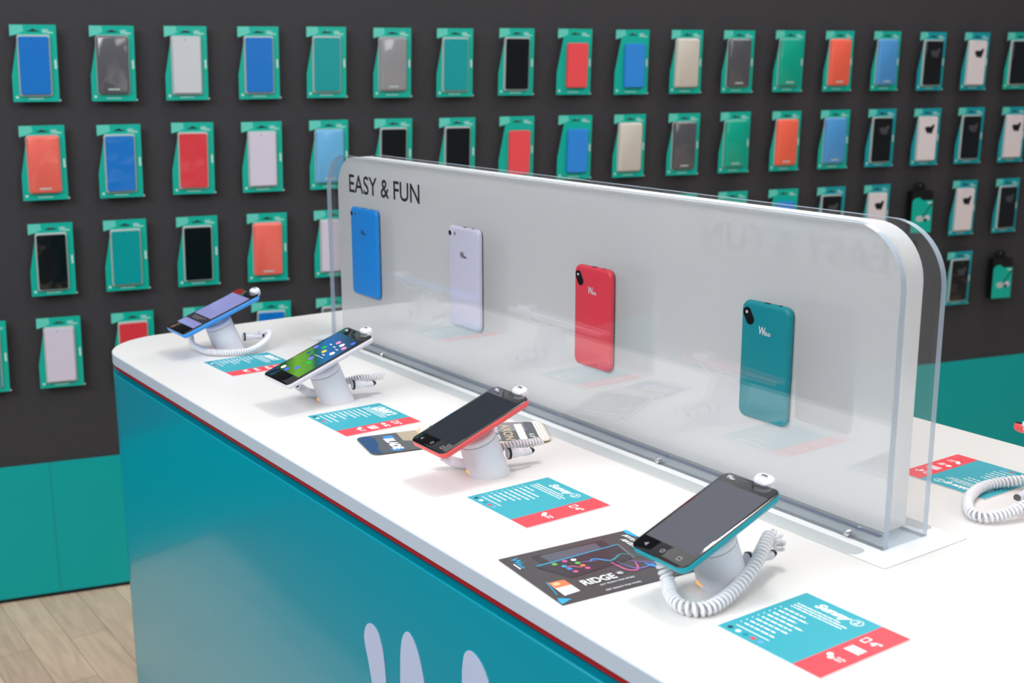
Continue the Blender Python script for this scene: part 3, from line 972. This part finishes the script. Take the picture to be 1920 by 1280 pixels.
def ribbon(q, pts, w0, w1, z, m_):
    P = spline([(a * k, c * k, 0) for a, c in pts], 8)
    n_ = len(P)
    Vv, Ff = [], []
    for i, p_ in enumerate(P):
        t_ = (P[min(i + 1, n_ - 1)] - P[max(i - 1, 0)]).normalized()
        u_ = Vector((-t_.y, t_.x, 0))
        ww = 0.75 * (w0 + (w1 - w0) * i / (n_ - 1)) * k * (0.35 + 0.65 * math.sin(math.pi * min(max(i / (n_ - 1), .06), .94)))
        Vv += [(*(p_ + u_ * ww)[:2], z), (*(p_ - u_ * ww)[:2], z)]
    for i in range(n_ - 1):
        Ff.append((2 * i, 2 * i + 1, 2 * i + 3, 2 * i + 2))
    q.add(Vv, Ff, m_)
b = MB()
ribbon(b, [(62, 94), (74, 95), (86, 98), (90, 106), (80, 113), (70, 116)], 2.4, 1.4, .0005, 'fly_pink')
ribbon(b, [(64, 100), (78, 103), (88, 109), (88, 122), (84, 134)], 1.2, 2.0, .00052, 'fly_violet')
ribbon(b, [(68, 112), (74, 118), (79, 126), (86, 134)], 1.0, 1.6, .00054, 'fly_violet')
ribbon(b, [(80, 122), (86, 124), (92, 128), (94, 136), (88, 142)], 3.2, 4.2, .00056, 'fly_blue')
ribbon(b, [(84, 128), (93, 126), (99, 132), (104, 142)], 2.0, 3.0, .00058, 'fly_blue')
ribbon(b, [(50, 76), (46, 83), (52, 90), (58, 96), (54, 106), (50, 113)], 2.6, 1.2, .0005, 'fly_blue')
ribbon(b, [(56, 90), (58, 100), (52, 108), (50, 116), (58, 124), (66, 134)], 1.0, 1.2, .00053, 'fly_mint')
ribbon(b, [(46, 66), (48, 74), (52, 84)], .8, 1.2, .00051, 'fly_violet')
ribbon(b, [(52, 46), (50, 54), (58, 62)], 1.0, 1.6, .00041, 'fly_pink')
b.build('smoke_picture', fr, smooth=180)
b = MB()
for (a, c), m_ in zip([(38, 42), (36.5, 55), (38, 64.5), (47, 47.7), (46.6, 64), (55, 49.2), (54.3, 65), (63.2, 51), (62, 66)],
                      ['fly_lime', 'fly_pink', 'card_white', 'fly_cyan', 'fly_lime', 'fly_blue', 'fly_orange', 'fly_pink', 'fly_pink']):
    b.flat(ellipse(2.9 * k, 2.9 * k, 14, a * k, c * k), .0006, m_)
b.build('app_icons', fr)
b = MB()
b.logo(4 * k, 9 * k, 27 * k, 9 * k, .0004, 'fly_cyan')
quad(b, [(17, 6), (31, 6), (31, 7.6), (17, 7.6)], .0004, 'card_white')
b.build('brand_logo', fr)
b = MB()
b.text('RIDGE', 84 * k, 41 * k, 96.5 * k, 79 * k, .0007, 'white_ink', None, bold=.025, rot=90)
o_, i_ = ellipse(4 * k, 4 * k, 20, 88 * k, 86.5 * k), ellipse(3.3 * k, 3.3 * k, 20, 88 * k, 86.5 * k)
b.flat(o_, .0007, 'grey_mid')
b.text('4G', 85.8 * k, 84 * k, 90.2 * k, 89 * k, .0008, 'white_ink', None, bold=.02, rot=90)
b.build('title', fr)
b = MB()
b.text('GET READY FOR MORE', 100.8 * k, 54 * k, 103.6 * k, 94 * k, .0007, 'white_ink', None, bold=.01, rot=90)
b.text('GET READY FOR MORE', 113.5 * k, 52 * k, 116.2 * k, 93 * k, .0007, 'white_ink', None, bold=.01, rot=90)
b.build('slogan', fr)
b = MB()
b.text('JETZT ONLINE', 9 * k, 143.5 * k, 62 * k, 149.5 * k, .0007, 'white_ink', None, bold=.05, slant=.2)
b.text('AM STAND IHR HANDY', 18 * k, 135.5 * k, 88 * k, 141.5 * k, .0007, 'white_ink', None, bold=.05, slant=.2)
b.build('headline', fr)
b = MB()
quad(b, [(73, 13), (74, 30.5), (103, 30.5), (105, 12)], .0004, 'card_white')
quad(b, [(73, 13), (74, 30.5), (87, 30.5), (87, 13)], .0005, 'fly_orange')
for j in range(4):
    quad(b, [(90, 15 + 4 * j), (90, 16.5 + 4 * j), (101, 16.5 + 4 * j), (101, 15 + 4 * j)], .0006, 'pack_ink')
quad(b, [(76, 15), (76, 22), (82, 22), (82, 15)], .0006, 'leaf_peach')
b.build('sticker', fr)
b = MB()
quad(b, [(70, 12), (71, 13), (100, 7), (100, 6)], .0004, 'fly_cyan')
quad(b, [(106, 3), (114, 14), (119.5, 0.2), (113, 0.2)], .0004, 'fly_cyan')
b.build('corner_stripe', fr)
b = MB()
quad(b, [(-1.9, 153), (6, 151), (20, 155), (20, 157.8), (-1.9, 157.8)], .0004, 'fly_cyan')
b.build('corner_stripe', fr)

# ------------------------------------------------------------------ the two phone-shaped leaflets by the coral phone
lf = thing('leaflet', TB(-1.674, 0.9975) + Vector((0, 0, 0.0012)), 'dark blue and grey round-cornered leaflet poking out under the coral phone', 'leaflet', R(-12))
b = MB(); b.slab(0.080, 0.150, 0.010, [(0, 0), (0, 0.0006)], 'leaf_dark'); b.build('sheet', lf)
b = MB()
b.add([(x, y, .0007) for x, y in [(-.039, -.066), (-.030, -.0745), (.030, -.0745), (.039, -.066), (.038, -.060), (.020, -.062), (.004, -.056), (-.024, -.052), (-.039, -.058)]], [tuple(range(9))], 'leaf_blue')
b.flat([(-.039, -.018), (-.002, -.020), (.005, -.004), (-.002, .006), (-.039, .010)], .0007, 'leaf_sand')
b.flat([(-.039, .010), (-.002, .006), (.020, .016), (.039, .014), (.039, .045), (-.039, .045)], .00075, 'leaf_peach')
b.flat(rrect(.012, .014, .002, 3, -.024, -.034), .0008, 'fly_blue')
b.flat(ellipse(.008, .008, 16, .029, -.039), .0008, 'fly_blue')
b.build('picture', lf)
b = MB(); b.text('BLADE', -.018, -.0430, .030, -.0290, .0009, 'white_ink', None, bold=.06, slant=.1); b.build('lettering', lf)
lf2 = thing('leaflet', TB(-1.635, 1.103) + Vector((0, 0, 0.0024)), 'grey leaflet with gold edge stripes and gold lettering behind the coral phone', 'leaflet', R(-28))
b = MB(); b.slab(0.094, 0.172, 0.012, [(0, 0), (0, 0.0007)], 'gold_ink'); b.build('sheet', lf2)
b = MB()
b.flat(rrect(.092, .170, .0115, 6), .00076, 'card_white')
for j in range(3):
    b.flat(rrect(.090 - .002 * j, .168 - .0085 * j, .011, 6), .0008 + .00006 * (2 * j), 'gold_ink' if j % 2 == 0 else 'gold_ink')
    b.flat(rrect(.089 - .002 * j, .166 - .0085 * j, .0105, 6), .0008 + .00006 * (2 * j + 1), 'card_white')
b.flat(rrect(.0845, .143, .006, 5), .00130, 'leaf_dark')
b.flat([(-.042, -.040), (.0, -.040), (-.002, .060), (-.042, .060)], .00135, 'grey_mid')
b.flat([(-.042, .058), (-.006, .058), (-.006, .071), (-.040, .071)], .00138, 'fly_slate')
b.flat(rrect(.070, .0105, .001, 2, .003, .0500), .00145, 'card_white')
b.build('picture', lf2)
b = MB()
b.text('AXON', -.032, .0255, .038, .0385, .0015, 'gold_ink', None, bold=.02)
b.text("IT'S ALL YOU", -.030, .0125, .038, .0205, .0015, 'white_ink', None, bold=.02)
b.text('ZTE', .016, -.001, .038, .007, .0015, 'white_ink', None, bold=.03)
b.text('5.5"', .014, .0600, .034, .0665, .0015, 'white_ink', None, bold=.02)
b.build('lettering', lf2)

# ------------------------------------------------------------------ packs on the back wall
PW, PHH = 0.1085, 0.188
FT = Matrix(((1, 0, 0, 0), (0, 0, -1, 0), (0, 1, 0, 0), (0, 0, 0, 1)))   # x right, y up, +z towards the room
def U(u, v):
    """u across, v down; hanging point is at the middle of the upper edge"""
    return ((u - 0.5 - 0.045 * v) * PW, -v * PHH + 0.014)
def pack_proto(colour, kind):
    root = bpy.data.objects.new('phone_case_pack', None)
    root.empty_display_size = 0.02
    COL.objects.link(root)
    kids = []
    bluish = kind == 'window'
    cardm = 'pack_blue' if bluish else 'pack'
    def part(name, fn, smooth=40):
        q = MB(); fn(q)
        o = q.build(name, root, smooth)
        kids.append(o)
        return o
    def hangcard(q):
        poly = [U(*p) for p in [(0, 1), (0.0, 0.66), (0.17, 0.125), (0.0, 0.15), (0, 0), (1, 0), (1.0, 0.62), (1.0, 1)]]
        q.loft([[(x, y, 0) for x, y in reversed(poly)], [(x, y, 0.0008) for x, y in reversed(poly)]], cardm, FT)
    part('hang_card', hangcard)
    def flap_sheen(q):
        q.flat([U(*p) for p in [(0.0, 0.145), (0.17, 0.12), (0.30, 0.085), (0.28, 0.005), (0.005, 0.005)]], 0.0010, 'pack_sheen', FT)  # paler teal paints in the reflection of the clear plastic
    part('flap_sheen', flap_sheen)
    def hole(q):
        pts = [(0.38, 0.078), (0.45, 0.07), (0.49, 0.052), (0.52, 0.052), (0.55, 0.07), (0.63, 0.078), (0.63, 0.090), (0.38, 0.090)]
        q.flat([U(*p) for p in reversed(pts)], 0.0011, 'dark', FT)
    part('hang_hole', hole)
    x, y = U(0.69, 0.115)
    part('logo', lambda q: q.logo(x, y, 0.026, 0.0115, 0.0011, 'pack_ink', FT))
    xa, ya = U(0.935, 0.57)
    part('side_print', lambda q: q.box(xa, xa + 0.0045, ya, ya + 0.022, 0.0010, 0.0012, 'pack_ink', FT))
    xb, yb = U(0.33, 0.965)
    part('footer_print', lambda q: q.box(xb, xb + .036, yb, yb + .0018, 0.0010, 0.0012, 'pack_ink', FT))
    xc, yc = U(0.06, 0.955)
    part('corner_mark', lambda q: q.box(xc, xc + .006, yc, yc + .006, 0.0010, 0.0012, 'pack_ink', FT))
    xd, yd = U(1.0, 0.995)
    part('price_tab', lambda q: q.box(xd, xd + .004, yd, yd + .004, 0.0004, 0.0012, 'rim', FT))
    if kind == 'pouch':
        u0, u1, v0, v1, rr_ = 0.26, 0.86, 0.215, 0.895, 0.006
    elif kind == 'shell':
        u0, u1, v0, v1, rr_ = 0.145, 0.86, 0.135, 0.905, 0.008
    else:
        u0, u1, v0, v1, rr_ = 0.175, 0.825, 0.155, 0.905, 0.004
    vm = (v0 + v1) / 2
    cx, cy = U((u0 + u1) / 2, vm)
    w_, h_ = (u1 - u0) * PW, (v1 - v0) * PHH
    SH_ = Matrix(((1, 0.045 * PW / PHH, 0, 0), (0, 1, 0, 0), (0, 0, 1, 0), (0, 0, 0, 1)))
    CT = FT @ Matrix.Translation((cx, cy, 0)) @ SH_
    if kind in ('flip', 'window'):
        part('tray', lambda q: q.slab(w_ + 0.0075, h_ + 0.0095, 0.006, [(0, 0.0008), (0.0004, 0.0060), (0.0016, 0.0072)], 'rim', CT, n=4))
        part('case', lambda q: q.slab(w_, h_, rr_, [(0, 0.0070), (0, 0.0115), (0.0008, 0.0125)], 'case_' + colour, CT, n=4))
        def det(q):
            q.prism(ellipse(.0014, .0014, 8, -.004, h_ / 2 - .006), .0125, .0127, 'dark', CT)
        part('earpiece', det)
    elif kind == 'shell':
        part('tray', lambda q: q.slab(w_ + 0.004, h_ + 0.004, 0.009, [(0, 0.0008), (0.0004, 0.0040)], 'rim', CT, n=4))
        def cs(q):
            q.slab(w_, h_, rr_, [(0, 0.0038), (0, 0.0085), (0.0020, 0.0125), (0.0045, 0.0140)], 'case_' + colour, CT, n=5)
        part('case', cs)
        part('case_lettering', lambda q: q.box(-w_ * .18, w_ * .18, -h_ / 2 + .010, -h_ / 2 + .014, .0140, .0142, 'rim', CT))
    else:
        part('case', lambda q: q.slab(w_, h_, rr_, [(0.001, 0.0008), (0, 0.0025), (0, 0.0100), (0.0018, 0.0125)], 'case_' + colour, CT, n=4))
    if kind == 'window':
        def wshape(q):
            s_ = 0.040
            P_ = [(-.5, .10), (-.44, .30), (-.28, .26), (-.18, .34), (.0, .28), (.12, .30), (.26, .50), (.48, .46), (.40, .10), (.26, -.38), (.06, -.40), (.0, -.26), (-.10, -.38), (-.26, -.34)]
            q.add([(x * s_ + .004, y * s_ * .85 + h_ * .215, .0128) for x, y in P_], [tuple(range(len(P_)))], 'w_ink' if colour != 'black' else 'seam_dark', CT)
        part('window_cutout', wshape)
    KIDS[root] = kids
    return root

_PR = {}
def place_pack(u, z, colour, kind, label, jitter):
    key = (colour, kind)
    if key not in _PR:
        o = _PR[key] = pack_proto(colour, kind)
    else:
        o = copy_tree(_PR[key])
    # measured at the card's upper corner; hang point is the middle of the upper edge
    p = WL(u, z) + wx * (PW / 2)
    o.location = (p.x, p.y, p.z - 0.014)
    o.rotation_euler = (0, jitter[1], PHI + jitter[0])
    tag(o, label, 'phone case', 'packaged phone cases hanging on the dark wall')
    hooks.append((p.x, p.y, p.z - 0.0125))
    return o

hooks = []
NAME = dict(blue='bright blue', clear_dark='clear dark grey', grey_white='greyish white', teal='teal', clear_grey='clear silver grey', black='black', red='coral red', azure='azure blue',
            beige='beige', smoke='smoky grey', green='green', orange='orange', sky='sky blue', white='white', coral='coral', lilac='pale lilac', crimson='crimson', light_blue='light blue')
KN = dict(flip='flip cover', shell='back shell', pouch='short pouch', window='cover with a cut-out window')
F, H, Q, W_ = 'flip', 'shell', 'pouch', 'window'
ROWS = [
    ('top', 0.716, {0: ('blue', F), 1: ('clear_dark', H), 2: ('grey_white', F), 3: ('blue', F), 4: ('teal', F), 5: ('clear_grey', H), 6: ('teal', F), 7: ('black', F), 8: ('red', Q), 9: ('azure', Q),
                    10: ('beige', H), 11: ('smoke', H), 12: ('green', H), 13: ('orange', H), 14: ('sky', H), 15: ('black', W_), 16: ('white', W_), 17: ('black', F)}),
    ('second', 0.4415, {0: ('coral', H), 1: ('blue', F), 2: ('crimson', F), 3: ('lilac', F), 4: ('light_blue', H), 5: ('black', F), 6: ('black', F), 7: ('red', Q), 8: ('azure', Q), 9: ('beige', H),
                        10: ('smoke', H), 11: ('green', H), 12: ('orange', H), 13: ('sky', H), 14: ('black', W_), 15: ('white', W_), 16: ('black', W_), 17: ('white', W_)}),
    ('third', 0.1675, {0: ('black', F), 1: ('teal', F), 2: ('black', F), 3: ('coral', H), 4: ('lilac', F), 10: ('red', Q), 11: ('red', Q), 12: ('azure', Q), 13: ('black', W_), 14: ('white', W_),
                       15: ('box', 'box'), 16: ('white', W_), 17: ('black', W_)}),
    ('fourth', -0.107, {-1: ('teal', F), 0: ('lilac', F), 1: ('crimson', F), 2: ('green', H), 3: ('blue', F), 4: ('smoke', F), 16: ('black', W_), 17: ('box', 'box')}),
]
rnd = random.Random(3)
def short(e):
    return 'an earphone box' if e[0] == 'box' else ('a ' if NAME[e[0]][0] not in 'ao' else 'an ') + NAME[e[0]]
jit = {}
seen = {}
for ri, (rn, z, items) in enumerate(ROWS):
    for i, e in sorted(items.items()):
        if e[1] == 'box':
            continue
        a, c = items.get(i - 1), items.get(i + 1)
        d = NAME[e[0]] + ' ' + {'flip': 'flip case', 'shell': 'shell case', 'pouch': 'pouch', 'window': 'window case'}[e[1]]
        if a and c:
            where = 'between %s and %s' % (short(a), short(c))
        elif a or c:
            where = 'at the row end beside ' + short(a or c)
        else:
            where = 'alone'
        if ri == 2 and i == 10:
            where = 'mostly hidden by the panel'
        if ri == 3 and i == 16:
            where = 'beside the lower earphone box'
        lab = '%s in %s row, %s' % (d, rn, where)
        if lab in seen:
            up_ = ROWS[ri - 1][2].get(i) if ri else None
            lab += ', over ' + short(ROWS[ri + 1][2][i]) if ri < 3 and i in ROWS[ri + 1][2] else ', further along'
        seen[lab] = 1
        place_pack(-0.021 + 0.205 * i + rnd.uniform(-.003, .003), z + rnd.uniform(-.001, .001), e[0], e[1], lab, (rnd.uniform(-.05, .05), rnd.uniform(-.006, .006)))

def earphone_box(u, z, label):
    p = WL(u, z)
    root = thing('earphone_box', (p.x, p.y, p.z - 0.012), label, 'earphone box', PHI - R(3), 'boxed earphones hanging on the dark wall')
    b = MB()
    b.loft([[(x, y, zz) for x, y in [(-.024, -.016), (.024, -.016), (.024, .004), (.014, .012), (-.014, .012), (-.024, .004)]] for zz in (0.0, 0.0010)], 'black', FT)
    b.build('hang_tab', root)
    b = MB(); b.box(-.041, .041, -.050, -.014, -0.006, 0.022, 'black', FT); b.build('box_lid', root)
    b = MB()
    b.box(-.041, .041, -.156, -.044, -0.006, 0.0235, 'black', FT)
    b.flat([(-.0405, -.155), (.0405, -.155), (.0405, -.046), (.0, -.046), (-.012, -.036), (-.030, -.038), (-.0405, -.048)], .0240, 'pack', FT)
    b.build('box_body', root)
    b = MB()
    b.tube([(.038, -.058, .0245), (.020, -.080, .0245), (.004, -.100, .0245)], .0016, 'dark', 6, FT)
    b.slab(.030, .020, .009, [(0, .0243), (.002, .0246)], 'rim', FT, cx=-.008, cy=-.108)
    b.slab(.022, .018, .008, [(0, .0244), (.002, .0248)], 'case_lilac', FT, cx=.022, cy=-.106)
    b.slab(.012, .010, .004, [(0, .0249), (.001, .0251)], 'dark', FT, cx=.016, cy=-.112)
    b.flat(rrect(.018, .005, .001, 2, .028, -.054), .0245, 'pack_ink', FT)
    b.build('print', root)
    hooks.append((p.x, p.y, p.z - 0.0105))
earphone_box(3.100, 0.168, 'black and teal earphone box on the wall in the third row')
earphone_box(3.514, -0.112, 'black and teal earphone box on the wall in the fourth row, lowest hanging item')

for j, (x, y, z) in enumerate(hooks):
    b = MB()
    a0 = Vector((x, y, z)) + wn * (WO + 0.002)
    a1 = Vector((x, y, z)) - wn * 0.006
    b.tube([a0, a1, a1 + Vector((0, 0, 0.0035))], 0.0011, 'chrome', 5)
    b.build('wall_hook', wo)
